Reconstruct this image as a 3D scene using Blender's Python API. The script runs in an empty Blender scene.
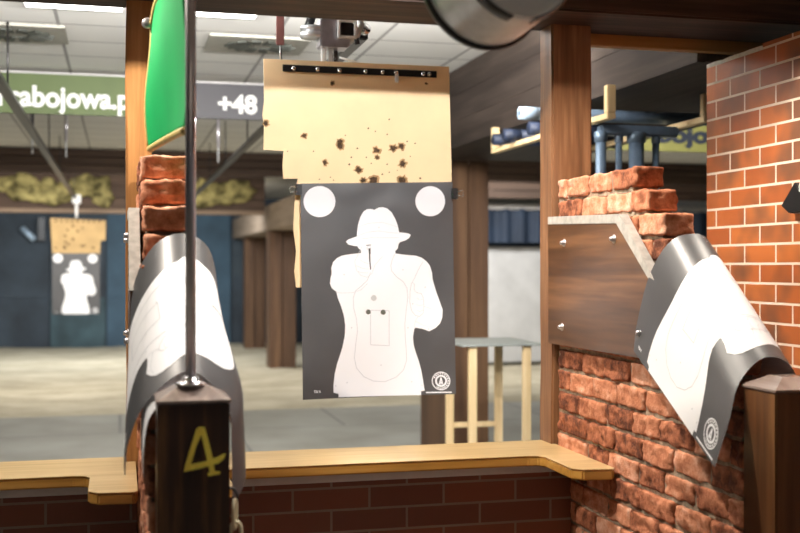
import bpy, bmesh, math, random
from math import *
from mathutils import Vector, noise, Matrix
random.seed(7)
CAMZ = 1.6
SC = bpy.context.scene
COL = SC.collection
def Z(h): return CAMZ + h

# ------------------------------------------------------------------ materials
def new_mat(name):
    m = bpy.data.materials.new(name); m.use_nodes = True
    nt = m.node_tree; b = nt.nodes['Principled BSDF']
    return m, nt, b
def N(nt, t, **kw):
    n = nt.nodes.new(t)
    for k, v in kw.items():
        if k in n.inputs.keys(): n.inputs[k].default_value = v
        else: setattr(n, k, v)
    return n
def ramp(nt, stops):
    r = nt.nodes.new('ShaderNodeValToRGB')
    e = r.color_ramp.elements
    while len(e) < len(stops): e.new(0.5)
    for i, (p, c) in enumerate(stops):
        e[i].position = p; e[i].color = (*c, 1) if len(c) == 3 else c
    return r
def bump(nt, b, src, strength=.3, dist=.01):
    bp = N(nt, 'ShaderNodeBump'); bp.inputs['Strength'].default_value = strength
    bp.inputs['Distance'].default_value = dist
    nt.links.new(src, bp.inputs['Height']); nt.links.new(bp.outputs[0], b.inputs['Normal'])
def plain(name, c, rough=.5, metal=0., var=.12, scale=14., spec=.5, bmp=0.):
    m, nt, b = new_mat(name)
    tc = N(nt, 'ShaderNodeTexCoord'); no = N(nt, 'ShaderNodeTexNoise')
    no.inputs['Scale'].default_value = scale; no.inputs['Detail'].default_value = 5
    nt.links.new(tc.outputs['Object'], no.inputs['Vector'])
    lo = tuple(max(0, x*(1-var)) for x in c); hi = tuple(min(1, x*(1+var)) for x in c)
    r = ramp(nt, [(.3, lo), (.7, hi)]); nt.links.new(no.outputs['Fac'], r.inputs[0])
    nt.links.new(r.outputs[0], b.inputs['Base Color'])
    b.inputs['Roughness'].default_value = rough; b.inputs['Metallic'].default_value = metal
    b.inputs['Specular IOR Level'].default_value = spec
    if bmp: bump(nt, b, no.outputs['Fac'], bmp, .005)
    return m
def wood(name, stops, axis='z', rough=.5, fine=60., coat=0., bmp=.25, spec=.4):
    m, nt, b = new_mat(name)
    tc = N(nt, 'ShaderNodeTexCoord'); mp = N(nt, 'ShaderNodeMapping')
    s = {'x': (.06, 1, 1), 'y': (1, .06, 1), 'z': (1, 1, .06)}[axis]
    mp.inputs['Scale'].default_value = s
    nt.links.new(tc.outputs['Object'], mp.inputs['Vector'])
    n1 = N(nt, 'ShaderNodeTexNoise'); n1.inputs['Scale'].default_value = fine; n1.inputs['Detail'].default_value = 6
    n2 = N(nt, 'ShaderNodeTexNoise'); n2.inputs['Scale'].default_value = fine*.16; n2.inputs['Detail'].default_value = 4; n2.inputs['Distortion'].default_value = 1.2
    for n in (n1, n2): nt.links.new(mp.outputs[0], n.inputs['Vector'])
    mx = N(nt, 'ShaderNodeMix', data_type='FLOAT'); mx.inputs[0].default_value = .55
    nt.links.new(n1.outputs['Fac'], mx.inputs[2]); nt.links.new(n2.outputs['Fac'], mx.inputs[3])
    r = ramp(nt, stops); nt.links.new(mx.outputs[0], r.inputs[0])
    nt.links.new(r.outputs[0], b.inputs['Base Color'])
    b.inputs['Roughness'].default_value = rough; b.inputs['Coat Weight'].default_value = coat
    b.inputs['Coat Roughness'].default_value = .25; b.inputs['Specular IOR Level'].default_value = spec
    bump(nt, b, mx.outputs[0], bmp, .004)
    return m
def tiles(name, ax, w, h, c1, c2, mortar, ms=.01, rough=.5, off=(0, 0), freq=2, offset=.5, dark=None, bmp=.4, spec=.5):
    """brick pattern; ax = which world axes run along / across the courses"""
    m, nt, b = new_mat(name)
    tc = N(nt, 'ShaderNodeTexCoord'); sx = N(nt, 'ShaderNodeSeparateXYZ'); cb = N(nt, 'ShaderNodeCombineXYZ')
    nt.links.new(tc.outputs['Object'], sx.inputs[0])
    nt.links.new(sx.outputs[ax[0]], cb.inputs[0]); nt.links.new(sx.outputs[ax[1]], cb.inputs[1])
    mp = N(nt, 'ShaderNodeMapping'); mp.inputs['Location'].default_value = (off[0], off[1], 0)
    nt.links.new(cb.outputs[0], mp.inputs['Vector'])
    br = N(nt, 'ShaderNodeTexBrick'); br.offset = offset; br.offset_frequency = freq
    br.inputs['Scale'].default_value = 1; br.inputs['Mortar Size'].default_value = ms/2
    br.inputs['Mortar Smooth'].default_value = .15; br.inputs['Brick Width'].default_value = w
    br.inputs['Row Height'].default_value = h; br.inputs['Bias'].default_value = 0
    br.inputs['Color1'].default_value = (*c1, 1); br.inputs['Color2'].default_value = (*c2, 1)
    br.inputs['Mortar'].default_value = (*mortar, 1)
    nt.links.new(mp.outputs[0], br.inputs['Vector'])
    out = br.outputs['Color']
    if dark:
        no = N(nt, 'ShaderNodeTexNoise'); no.inputs['Scale'].default_value = 5; no.inputs['Detail'].default_value = 2
        nt.links.new(tc.outputs['Object'], no.inputs['Vector'])
        r = ramp(nt, [(.46, (0, 0, 0)), (.68, (.9, .9, .9))]); nt.links.new(no.outputs['Fac'], r.inputs[0])
        inv = N(nt, 'ShaderNodeMath', operation='SUBTRACT'); inv.inputs[0].default_value = 1
        nt.links.new(br.outputs['Fac'], inv.inputs[1])
        mu = N(nt, 'ShaderNodeMath', operation='MULTIPLY'); nt.links.new(inv.outputs[0], mu.inputs[0]); nt.links.new(r.outputs[0], mu.inputs[1])
        mx = N(nt, 'ShaderNodeMix', data_type='RGBA'); mx.inputs[7].default_value = (*dark, 1)
        nt.links.new(mu.outputs[0], mx.inputs[0]); nt.links.new(out, mx.inputs[6]); out = mx.outputs[2]
    nt.links.new(out, b.inputs['Base Color'])
    b.inputs['Roughness'].default_value = rough; b.inputs['Specular IOR Level'].default_value = spec
    inv2 = N(nt, 'ShaderNodeMath', operation='SUBTRACT'); inv2.inputs[0].default_value = 1
    nt.links.new(br.outputs['Fac'], inv2.inputs[1]); bump(nt, b, inv2.outputs[0], bmp, .006)
    return m
def emis(name, c, s):
    m, nt, b = new_mat(name)
    b.inputs['Base Color'].default_value = (*c, 1)
    b.inputs['Emission Color'].default_value = (*c, 1); b.inputs['Emission Strength'].default_value = s
    return m

M = {}
M['post'] = wood('post_wood', [(.25, (.075, .034, .016)), (.5, (.20, .095, .045)), (.75, (.36, .19, .095))], 'z', .42, 70, .15)
M['gold_post'] = wood('honey_post_wood', [(.25, (.17, .07, .02)), (.5, (.42, .2, .065)), (.75, (.62, .34, .13))], 'z', .5, 60, .1)
M['stain'] = wood('dark_stained_wood', [(.3, (.012, .005, .003)), (.5, (.05, .021, .009)), (.68, (.26, .12, .035))], 'z', .32, 45, .4)
M['stain_r'] = wood('walnut_post_wood', [(.25, (.035, .013, .006)), (.5, (.11, .045, .018)), (.8, (.26, .115, .04))], 'z', .3, 45, .4)
M['side_beam'] = wood('side_beam_wood', [(.25, (.16, .115, .08)), (.5, (.27, .205, .15)), (.8, (.38, .3, .23))], 'y', .7, 18)
M['cap'] = wood('sheen_cap_wood', [(.25, (.12, .08, .065)), (.5, (.24, .18, .155)), (.8, (.38, .31, .28))], 'y', .25, 40, .8)  # paler than the shaft: glossy sheen of the lit top put into colour
M['beam'] = wood('beam_wood', [(.25, (.011, .006, .004)), (.5, (.034, .018, .012)), (.8, (.11, .06, .04))], 'x', .65, 50, spec=.25)
M['beam_y'] = wood('dark_panel_wood', [(.25, (.012, .008, .007)), (.5, (.036, .026, .021)), (.8, (.085, .063, .05))], 'y', .65, 30, spec=.25)
M['baffle'] = wood('baffle_wood', [(.25, (.03, .018, .012)), (.5, (.09, .055, .038)), (.8, (.17, .11, .075))], 'x', .7, 18)
M['baffle_lit'] = wood('baffle_lit_edge_wood', [(.25, (.15, .10, .07)), (.5, (.28, .2, .14)), (.8, (.42, .32, .24))], 'x', .7, 18)  # paler copy of the baffle wood, light on the lower edge painted in
M['col'] = wood('column_wood', [(.25, (.035, .018, .009)), (.5, (.10, .05, .025)), (.8, (.21, .115, .055))], 'z', .55, 22)
M['board'] = wood('board_wood', [(.25, (.025, .010, .004)), (.5, (.11, .046, .016)), (.75, (.27, .125, .05))], 'y', .3, 40, .35)
M['board_edge'] = plain('worn_board_edge', (.42, .4, .37), .6, 0, .2, 40)
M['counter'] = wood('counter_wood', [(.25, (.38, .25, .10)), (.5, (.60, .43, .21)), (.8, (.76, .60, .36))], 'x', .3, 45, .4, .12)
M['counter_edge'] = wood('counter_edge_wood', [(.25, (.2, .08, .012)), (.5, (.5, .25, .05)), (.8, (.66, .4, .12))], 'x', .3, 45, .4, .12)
M['pine'] = wood('pine_wood', [(.25, (.52, .36, .17)), (.5, (.72, .54, .3)), (.8, (.82, .66, .42))], 'z', .6, 60)
M['ochre'] = wood('ochre_batten_wood', [(.25, (.3, .15, .04)), (.5, (.42, .22, .07)), (.8, (.5, .3, .11))], 'x', .6, 40)
M['pw'] = plain('paper_white', (.79, .80, .83), .45, 0, .01, 6, .4)
M['pb'] = plain('paper_black', (.062, .062, .066), .42, 0, .12, 5, .75)
M['pl'] = plain('print_line', (.52, .54, .58), .6, 0, .02)
M['pd'] = plain('print_dark', (.06, .06, .06), .6, 0, .02)
M['hole'] = plain('hole_shadow', (.10, .105, .085), .8, 0, .3, 80)
M['pm'] = plain('print_grey', (.5, .52, .52), .5, 0, .03)
M['card'] = plain('cardboard', (.90, .68, .41), .75, 0, .04, 9, .3)
M['card_d'] = plain('cardboard_tear', (.075, .042, .02), .9, 0, .5, 90)
M['card_m'] = plain('cardboard_torn_ply', (.45, .28, .13), .9, 0, .4, 90)
M['chrome'] = plain('chrome', (.72, .73, .75), .16, 1, .05)
M['steel'] = plain('brushed_steel', (.62, .63, .64), .4, .6, .1, 30)
M['housing'] = plain('satin_aluminium', (.88, .89, .9), .35, .2, .08, 30)
M['railm'] = plain('dark_rail_metal', (.05, .048, .05), .35, .9, .1, 30)
M['pole'] = plain('dark_steel_pole', (.52, .49, .52), .3, .8, .1, 30)
M['bluepipe'] = plain('blue_grey_pipe', (.16, .22, .30), .35, .35, .15, 20)
M['navy'] = plain('navy_roll', (.012, .02, .045), .6, 0, .3, 20)
M['palepipe'] = plain('pale_pipe_end', (.45, .58, .72), .4, .2, .1)
M['black'] = plain('black_plastic', (.012, .012, .013), .35, 0, .2)
M['whitep'] = plain('white_plastic', (.8, .8, .8), .4, 0, .03)
M['gold'] = plain('gold_paint', (.95, .70, .10), .4, 0., .2, 30)
M['green'] = plain('green_cloth', (.0, .38, .10), .5, 0, .12, 5)
M['hem'] = plain('gold_braid', (.62, .47, .17), .5, .1, .2, 60)
M['signgreen'] = plain('sign_green', (.085, .12, .035), .6, 0, .1, 4)
M['signgrey'] = plain('sign_dark', (.028, .025, .032), .5, 0, .1, 4)
M['signyellow'] = plain('sign_olive', (.36, .35, .10), .6, 0, .1, 4)
M['letter'] = plain('white_lettering', (.75, .75, .72), .6, 0, .04)
M['letter_d'] = plain('navy_lettering', (.03, .04, .07), .6, 0, .04)
M['chain'] = plain('ivory_plastic', (.66, .57, .38), .4, 0, .1)
M['concrete'] = None
M['foam'] = plain('yellow_foam', (.30, .26, .11), .95, 0, .85, 7, .2, 1.)
M['rust'] = plain('oxide_red', (.22, .09, .08), .5, .1, .2)
M['table'] = plain('grey_tabletop', (.30, .32, .30), .5, 0, .12, 9)
M['white_trim'] = plain('white_trim', (.62, .6, .6), .5, 0, .06, 20)
M['mortar'] = plain('pale_mortar', (.34, .27, .20), .95, 0, .35, 60, .2, .6)
M['plaster'] = plain('white_plaster', (.8, .78, .72), .9, 0, .1, 60, .2, .5)
M['tarp'] = plain('pale_tarp', (.58, .58, .58), .6, 0, .12, 2.5)
M['vent'] = plain('vent_grey', (.30, .29, .25), .6, .1, .08, 30)
M['ventdark'] = plain('vent_slot', (.05, .055, .045), .6, .1, .3, 30)
M['led'] = emis('led_panel', (1, .98, .94), 6)
M['lampface'] = emis('lamp_glow', (1, .97, .9), .5)
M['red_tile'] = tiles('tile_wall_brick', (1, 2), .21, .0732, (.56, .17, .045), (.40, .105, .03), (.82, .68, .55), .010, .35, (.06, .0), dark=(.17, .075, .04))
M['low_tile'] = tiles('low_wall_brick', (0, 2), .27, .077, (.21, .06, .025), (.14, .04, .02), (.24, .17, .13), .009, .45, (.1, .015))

# ceiling
def ceiling_mat():
    m = tiles('ceiling_tile', (0, 1), .631, .5, (.80, .79, .76), (.76, .75, .72), (.36, .35, .34), .022, .9, (-.286, -6.69 + .5*14), offset=0, bmp=.2, spec=.2)
    return m
M['ceiling'] = ceiling_mat()
def floor_mat():
    m, nt, b = new_mat('range_floor')
    tc = N(nt, 'ShaderNodeTexCoord'); n1 = N(nt, 'ShaderNodeTexNoise'); n1.inputs['Scale'].default_value = 1.3; n1.inputs['Detail'].default_value = 8
    nt.links.new(tc.outputs['Object'], n1.inputs['Vector'])
    r = ramp(nt, [(.3, (.20, .195, .165)), (.7, (.30, .30, .27))]); nt.links.new(n1.outputs['Fac'], r.inputs[0])
    br = N(nt, 'ShaderNodeTexBrick'); br.offset = .5
    br.inputs['Scale'].default_value = 1; br.inputs['Mortar Size'].default_value = .015; br.inputs['Brick Width'].default_value = 2.2; br.inputs['Row Height'].default_value = 2.2
    nt.links.new(tc.outputs['Object'], br.inputs['Vector'])
    mx = N(nt, 'ShaderNodeMix', data_type='RGBA'); mx.inputs[7].default_value = (.13, .13, .12, 1)
    nt.links.new(br.outputs['Fac'], mx.inputs[0]); nt.links.new(r.outputs[0], mx.inputs[6]); nt.links.new(mx.outputs[2], b.inputs['Base Color'])
    b.inputs['Roughness'].default_value = .55
    bump(nt, b, n1.outputs['Fac'], .1, .01)
    return m
M['floor'] = floor_mat()
def sand_mat():
    m, nt, b = new_mat('sandy_floor')
    tc = N(nt, 'ShaderNodeTexCoord'); mp = N(nt, 'ShaderNodeMapping'); mp.inputs['Scale'].default_value = (.5, 1, 1)
    n1 = N(nt, 'ShaderNodeTexNoise'); n1.inputs['Scale'].default_value = 2.2; n1.inputs['Detail'].default_value = 9; n1.inputs['Roughness'].default_value = .7
    nt.links.new(tc.outputs['Object'], mp.inputs[0]); nt.links.new(mp.outputs[0], n1.inputs['Vector'])
    r = ramp(nt, [(.3, (.27, .235, .165)), (.5, (.42, .375, .275)), (.7, (.58, .53, .41))]); nt.links.new(n1.outputs['Fac'], r.inputs[0])
    nt.links.new(r.outputs[0], b.inputs['Base Color']); b.inputs['Roughness'].default_value = .9
    bump(nt, b, n1.outputs['Fac'], .6, .02)
    return m
M['sand'] = sand_mat()
def rubber_mat():
    m, nt, b = new_mat('blue_rubber')
    tc = N(nt, 'ShaderNodeTexCoord'); n1 = N(nt, 'ShaderNodeTexNoise'); n1.inputs['Scale'].default_value = 1.1; n1.inputs['Detail'].default_value = 6
    nt.links.new(tc.outputs['Object'], n1.inputs['Vector'])
    r = ramp(nt, [(.3, (.018, .026, .036)), (.55, (.038, .055, .075)), (.75, (.07, .095, .11))]); nt.links.new(n1.outputs['Fac'], r.inputs[0])
    nt.links.new(r.outputs[0], b.inputs['Base Color']); b.inputs['Roughness'].default_value = .7
    return m
M['rubber'] = rubber_mat()
M['curtain'] = plain('blue_curtain', (.02, .035, .065), .7, 0, .2, 2)
def brick_mat():
    m, nt, b = new_mat('tumbled_brick')
    at_ = N(nt, 'ShaderNodeAttribute'); at_.attribute_name = 'tint'
    tc = N(nt, 'ShaderNodeTexCoord')
    n1 = N(nt, 'ShaderNodeTexNoise'); n1.inputs['Scale'].default_value = 22; n1.inputs['Detail'].default_value = 8; n1.inputs['Roughness'].default_value = .65
    n2 = N(nt, 'ShaderNodeTexNoise'); n2.inputs['Scale'].default_value = 90; n2.inputs['Detail'].default_value = 4
    for n in (n1, n2): nt.links.new(tc.outputs['Object'], n.inputs['Vector'])
    r = ramp(nt, [(.28, (.11, .036, .02)), (.44, (.37, .13, .065)), (.6, (.56, .235, .13)), (.8, (.74, .43, .31))])
    ad = N(nt, 'ShaderNodeMath', operation='ADD'); nt.links.new(n1.outputs['Fac'], ad.inputs[0])
    mu = N(nt, 'ShaderNodeMath', operation='MULTIPLY_ADD'); mu.inputs[1].default_value = .34; mu.inputs[2].default_value = -.17
    nt.links.new(at_.outputs['Fac'], mu.inputs[0]); nt.links.new(mu.outputs[0], ad.inputs[1])
    nt.links.new(ad.outputs[0], r.inputs[0]); nt.links.new(r.outputs[0], b.inputs['Base Color'])
    b.inputs['Roughness'].default_value = .85; b.inputs['Specular IOR Level'].default_value = .25
    ms = N(nt, 'ShaderNodeMath', operation='MULTIPLY_ADD'); ms.inputs[1].default_value = .3
    nt.links.new(n2.outputs['Fac'], ms.inputs[0]); nt.links.new(n1.outputs['Fac'], ms.inputs[2])
    bump(nt, b, ms.outputs[0], .9, .008)
    return m
M['brick'] = brick_mat()

# ------------------------------------------------------------------ mesh helpers
class MB:
    def __init__(s): s.bm = bmesh.new(); s.mats = []
    def mi(s, m):
        if m not in s.mats: s.mats.append(m)
        return s.mats.index(m)
    def _fin(s, geom_faces, m, smooth=False):
        i = s.mi(m)
        for f in geom_faces: f.material_index = i; f.smooth = smooth
    def box(s, a, b, m, bev=0., mtx=None):
        t = bmesh.new(); bmesh.ops.create_cube(t, size=1)
        c = [(a[i]+b[i])/2 for i in range(3)]; d = [abs(b[i]-a[i]) for i in range(3)]
        for v in t.verts: v.co = Vector((v.co[k]*d[k] for k in range(3)))
        if bev: bmesh.ops.bevel(t, geom=t.edges[:], offset=bev, segments=2, affect='EDGES')
        for v in t.verts:
            v.co = (mtx @ v.co if mtx else v.co) + Vector(c)
        s._merge(t, m); return s
    def _merge(s, t, m, smooth=False):
        i = s.mi(m)
        for f in t.faces: f.material_index = i; f.smooth = smooth
        me = bpy.data.meshes.new('t'); t.to_mesh(me); t.free(); s.bm.from_mesh(me); bpy.data.meshes.remove(me)
    def tube(s, pts, r, m, seg=12, cap=True):
        t = bmesh.new(); pts = [Vector(p) for p in pts]; rings = []
        rr = r if isinstance(r, (list, tuple)) else [r]*len(pts)
        up = None
        for i, p in enumerate(pts):
            d = (pts[min(i+1, len(pts)-1)] - pts[max(i-1, 0)]).normalized()
            if up is None: up = d.orthogonal().normalized()
            up = (up - d*up.dot(d)).normalized(); w = d.cross(up)
            rings.append([t.verts.new(p + (up*cos(2*pi*k/seg) + w*sin(2*pi*k/seg))*rr[i]) for k in range(seg)])
        for a, b in zip(rings, rings[1:]):
            for k in range(seg): t.faces.new((a[k], a[(k+1) % seg], b[(k+1) % seg], b[k]))
        if cap: t.faces.new(rings[0][::-1]); t.faces.new(rings[-1])
        s._merge(t, m, True); return s
    def lathe(s, prof, base, axis, m, seg=40, a0=0, a1=2*pi, u0=None):
        """prof: (r, h) along axis"""
        t = bmesh.new(); ax = Vector(axis).normalized(); u = (u0-ax*u0.dot(ax)).normalized() if u0 else ax.orthogonal().normalized(); w = ax.cross(u); base = Vector(base)
        full = abs(a1-a0-2*pi) < 1e-6; n = seg if full else seg+1
        rings = []
        for r, h in prof:
            rings.append([t.verts.new(base + ax*h + (u*cos(a0+(a1-a0)*k/seg) + w*sin(a0+(a1-a0)*k/seg))*max(r, 1e-5)) for k in range(n)])
        for a, b in zip(rings, rings[1:]):
            for k in range(seg): t.faces.new((a[k], a[(k+1) % n], b[(k+1) % n], b[k]))
        bmesh.ops.remove_doubles(t, verts=t.verts, dist=2e-5)
        bmesh.ops.recalc_face_normals(t, faces=t.faces)
        s._merge(t, m, True); return s
    def prism(s, poly, ax, d0, d1, m, bev=0.):
        """poly in the two other axes, extruded along ax from d0 to d1"""
        t = bmesh.new(); o = [k for k in range(3) if k != ax]
        def mk(p, d):
            c = [0, 0, 0]; c[o[0]] = p[0]; c[o[1]] = p[1]; c[ax] = d; return t.verts.new(c)
        A = [mk(p, d0) for p in poly]; B = [mk(p, d1) for p in poly]
        t.faces.new(A); t.faces.new(B[::-1]); n = len(poly)
        for k in range(n): t.faces.new((A[k], B[k], B[(k+1) % n], A[(k+1) % n]))
        bmesh.ops.recalc_face_normals(t, faces=t.faces)
        if bev: bmesh.ops.bevel(t, geom=t.edges[:], offset=bev, segments=2, affect='EDGES')
        s._merge(t, m); return s
    def text(s, body, size, loc, m, sx=1., bold=0., depth=.003, fit=None):
        cu = bpy.data.curves.new('txt', 'FONT'); cu.body = body; cu.size = size; cu.extrude = depth; cu.offset = bold
        ob = bpy.data.objects.new('txt', cu); COL.objects.link(ob)
        bpy.context.view_layer.update()
        me = bpy.data.meshes.new_from_object(ob.evaluated_get(bpy.context.evaluated_depsgraph_get()))
        bpy.data.objects.remove(ob); bpy.data.curves.remove(cu)
        t = bmesh.new(); t.from_mesh(me); bpy.data.meshes.remove(me)
        if fit:
            lo = min(v.co.x for v in t.verts); hi = max(v.co.x for v in t.verts); sx = (fit[1]-fit[0])/(hi-lo); loc = (fit[0]-lo*sx, loc[1], loc[2])
        for v in t.verts: x, y, z = v.co; v.co = Vector((loc[0] + x*sx, loc[1] - z, loc[2] + y))
        s._merge(t, m); return s
    def build(s, name, parent=None, smooth=None):
        me = bpy.data.meshes.new(name); s.bm.to_mesh(me); s.bm.free()
        for m in s.mats: me.materials.append(m)
        o = bpy.data.objects.new(name, me); COL.objects.link(o)
        if parent: o.parent = parent; o.location = -parent.location
        return o
    def sub(s, name, part):   # a sub-part: its parent part already carries the offset
        o = s.build(name); o.parent = part; return o
def tag(o, label=None, cat=None, group=None, kind=None):
    if label: o['label'] = label
    if cat: o['category'] = cat
    if group: o['group'] = group
    if kind: o['kind'] = kind
    return o
def thing(name, loc, label, cat, group=None):
    o = bpy.data.objects.new(name, None); COL.objects.link(o); o.location = loc; o.empty_display_size = .1
    return tag(o, label, cat, group)
def struct(o, label=None, cat='structure'): o['kind'] = 'structure'; return tag(o, label, cat)
def copy_tree(o, parent=None):
    c = o.copy(); COL.objects.link(c); c.parent = parent
    for ch in [x for x in list(COL.objects) if x.parent == o]: copy_tree(ch, c)
    return c

# ------------------------------------------------------------------ the setting
struct(MB().box((-4, -2, -.1), (11, 12.4, 0), M['floor']).build('floor'), 'grey blue concrete floor of the shooting range', 'floor')
def sand():
    mb = MB(); t = bmesh.new(); bmesh.ops.create_grid(t, x_segments=90, y_segments=70, size=1)
    for v in t.verts:
        x = -4 + (v.co.x+1)*7.5; y = 12.4 + (v.co.y+1)*5.24
        z = .012 + .03*noise.noise((x*.7, y*.9, 0)) + .012*noise.noise((x*4, y*4, 3))
        if v.co.y < -.97: z = -.01
        v.co = (x, y, max(z, -.02))
    mb._merge(t, M['sand'], True); return mb.build('sand_bed')
o = sand(); tag(o, 'rough tan sand covering the far half of the range floor', 'sand', kind='stuff')
struct(MB().box((-4, 12.4, -.1), (11, 23.2, -.025), M['floor']).build('floor'), 'floor slab under the sand', 'floor')
struct(MB().box((-4, -2, Z(1.4)), (11, 23.2, Z(1.5)), M['ceiling']).build('ceiling'), 'white suspended ceiling of rectangular tiles', 'ceiling')
# back wall with rubber panels
wb = MB().box((-4, 23.0, 0), (11, 23.2, Z(1.4)), M['rubber']).build('wall_back'); struct(wb, 'dark blue end wall of the range', 'wall')
struct(MB().box((-4.1, -2, 0), (-4, 23.2, Z(1.4)), M['rubber']).build('wall_left'), 'far left side wall of the range', 'wall')
struct(MB().box((11, -2, 0), (11.1, 23.2, Z(1.4)), M['tarp']).build('wall_right'), 'far right side wall of the range', 'wall')
k = 0
labs = ['dark blue rubber sheet on the end wall, left of the far target, upper', 'dark blue rubber sheet on the end wall behind the far target, upper',
        'lighter blue rubber sheet on the end wall just right of the far target, upper', 'blue rubber sheet on the end wall right of the left brick pillar, upper',
        'dark blue rubber sheet on the end wall, left of the far target, lower', 'dark blue rubber sheet on the end wall behind the far target, lower',
        'lighter blue rubber sheet on the end wall just right of the far target, lower', 'blue rubber sheet on the end wall right of the left brick pillar, lower']
rub2 = plain('light_blue_rubber', (.045, .09, .135), .7, 0, .25, 2)
rub3 = plain('teal_rubber', (.04, .075, .09), .7, 0, .5, 2)
for zi, (z0, z1) in enumerate(((.98, 2.9), (-.024, .975))):
    for xi, (x0, x1) in enumerate(((-3.2, -1.36), (-1.33, -.28), (-.25, .3), (.33, 2.2))):
        m = [M['rubber'], M['rubber'], rub2, rub2][xi] if zi == 0 else [M['rubber'], rub3, rub2, rub2][xi]
        o = MB().box((x0, 22.93, z0), (x1, 22.998, z1), m, .01).build('rubber_panel')
        tag(o, labs[(1-(1-zi))*4+xi], 'wall panel', 'rubber panels on the end wall')

# side return + timber columns on the right of lane four
def column(x0, x1, y0, y1, top, lab):
    t = thing('timber_column', ((x0+x1)/2, (y0+y1)/2, 0), lab, 'column', 'timber columns down the range')
    MB().box((x0, y0, 0), (x0+.47*(x1-x0)-.004, y1, top), M['col'], .012).build('plank', t)
    MB().box((x0+.47*(x1-x0)+.004, y0+.01, 0), (x1, y1, top), M['col'], .012).build('plank', t)
    return t
column(2.54, 2.86, 8.43, 9.35, Z(.835), 'wide brown timber column behind the pine framed table')
column(2.27, 2.68, 17.3, 17.75, Z(.562), 'brown timber column on the sand just left of the large hanging target')
column(2.33, 2.72, 21.4, 21.8, Z(.562), 'brown timber column farthest away, against the blue end wall')
o = MB().box((2.24, 14.0, Z(.565)), (2.76, 22.92, Z(.96)), M['side_beam'], .012).build('header_beam')
tag(o, 'grey brown header beam running down the range on top of the two far columns', 'beam')
# baffles
def baffle(y, h0, h1, x0, x1, lab):
    t = thing('timber_baffle', ((x0+x1)/2, y, Z(h0)), lab, 'baffle', 'timber baffles under the ceiling')
    n = 3; hh = (h1-h0)/n
    for i in range(n):
        MB().box((x0, y, Z(h0+i*hh)+.004), (x1, y+.12+.02*i, Z(h0+(i+1)*hh)-.004), M['baffle'], .006).build('plank', t)
    return t
baffle(13.7, 1.11, 1.398, -3.9, 10.9, 'dark brown plank baffle across the range under the ceiling, nearest of the two')
t = baffle(17.3, .86, 1.398, -3.9, 2.19, 'dark plank baffle with yellow foam and a pale lower rail, above the far target')
MB().box((-3.9, 17.22, Z(.80)), (2.19, 17.42, Z(.86)), M['baffle_lit'], .006).build('lower_rail', t)
def foam():
    mb = MB(); rnd = random.Random(4)
    for i in range(110):
        x = -3.6 + rnd.random()*5.4; z = 1.0 + rnd.random()*.26
        if -.15 < x < .75: continue
        b = bmesh.new(); bmesh.ops.create_icosphere(b, subdivisions=2, radius=1)
        s = Vector((.10+.16*rnd.random(), .04, .05+.1*rnd.random()))
        for v in b.verts:
            n = noise.noise(v.co*1.7+Vector((i, 0, 0)))
            v.co = Vector((v.co.x*s.x, v.co.y*s.y, v.co.z*s.z))*(1+.5*n) + Vector((x, 17.27, Z(z)))
        mb._merge(b, M['foam'], True)
    return mb.build('foam_lining', t)
f = foam(); f['kind'] = 'stuff'; tag(f, 'ragged yellow foam stuck on the planks')
# right-hand lanes background
o = MB().box((2.9, 17.0, 0.05), (10.9, 17.12, Z(.32)), M['tarp'], .01).build('pale_screen'); tag(o, 'pale grey screen standing far behind the pine table', 'screen')
t = thing('blue_curtain', (7, 16.7, Z(.4)), 'dark blue curtain hanging above the pale grey screen', 'curtain')
b = bmesh.new(); bmesh.ops.create_grid(b, x_segments=240, y_segments=4, size=1)
for v in b.verts: x = 2.9+(v.co.x+1)*4; v.co = (x, 16.7+.04*sin(x*22)+.02*sin(x*9), Z(.38)+(v.co.y+1)*.27)
mb = MB(); mb._merge(b, M['curtain'], True); mb.build('cloth', t)
MB().tube([(2.9, 16.7, Z(.95)), (10.9, 16.7, Z(.95))], .05, M['white_trim']).build('rail', t)
t = baffle(16.0, 1.04, 1.398, 2.9, 10.9, 'brown plank baffle over the blue curtain on the right')

# ------------------------------------------------------------------ ceiling fittings
def vent(x0, y0, lab):
    t = thing('ceiling_vent', (x0+.3, y0+.25, Z(1.36)), lab, 'air vent', 'square swirl vents in the ceiling')
    MB().box((x0, y0, Z(1.382)), (x0+.62, y0+.5, Z(1.398)), M['vent'], .004).build('plate', t)
    c = Vector((x0+.33, y0+.25, Z(1.380)))
    mb = MB()
    for i in range(14):
        a = 2*pi*i/14; d = Vector((cos(a), sin(a)*.82, 0)); p = Vector((-sin(a), cos(a)*.82, 0))
        b = bmesh.new(); q = [c+d*.07+p*.012, c+d*.2+p*.035, c+d*.22-p*.02, c+d*.08-p*.012]
        lo = [b.verts.new(v) for v in q]; hi = [b.verts.new(v-Vector((0, 0, .006+.004*(k == 2)))) for k, v in enumerate(q)]
        b.faces.new(lo); b.faces.new(hi[::-1])
        for k in range(4): b.faces.new((lo[k], hi[k], hi[(k+1) % 4], lo[(k+1) % 4]))
        bmesh.ops.recalc_face_normals(b, faces=b.faces)
        mb._merge(b, M['ventdark'])
    mb.build('swirl_slots', t)
    return t
vent(-.93, 6.72, 'square grey swirl vent in the ceiling above the green sign, left')
vent(.52, 6.72, 'square grey swirl vent in the ceiling above the dark sign with plus 48')
def led(x0, x1, y0, y1, lab):
    t = thing('ceiling_light', ((x0+x1)/2, (y0+y1)/2, Z(1.37)), lab, 'ceiling light', 'bright panel lights in the range ceiling')
    MB().box((x0, y0, Z(1.375)), (x1, y1, Z(1.398)), M['white_trim'], .003).build('frame', t)
    MB().box((x0+.02, y0+.02, Z(1.369)), (x1-.02, y1-.02, Z(1.3745)), M['led']).build('diffuser', t)
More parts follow.
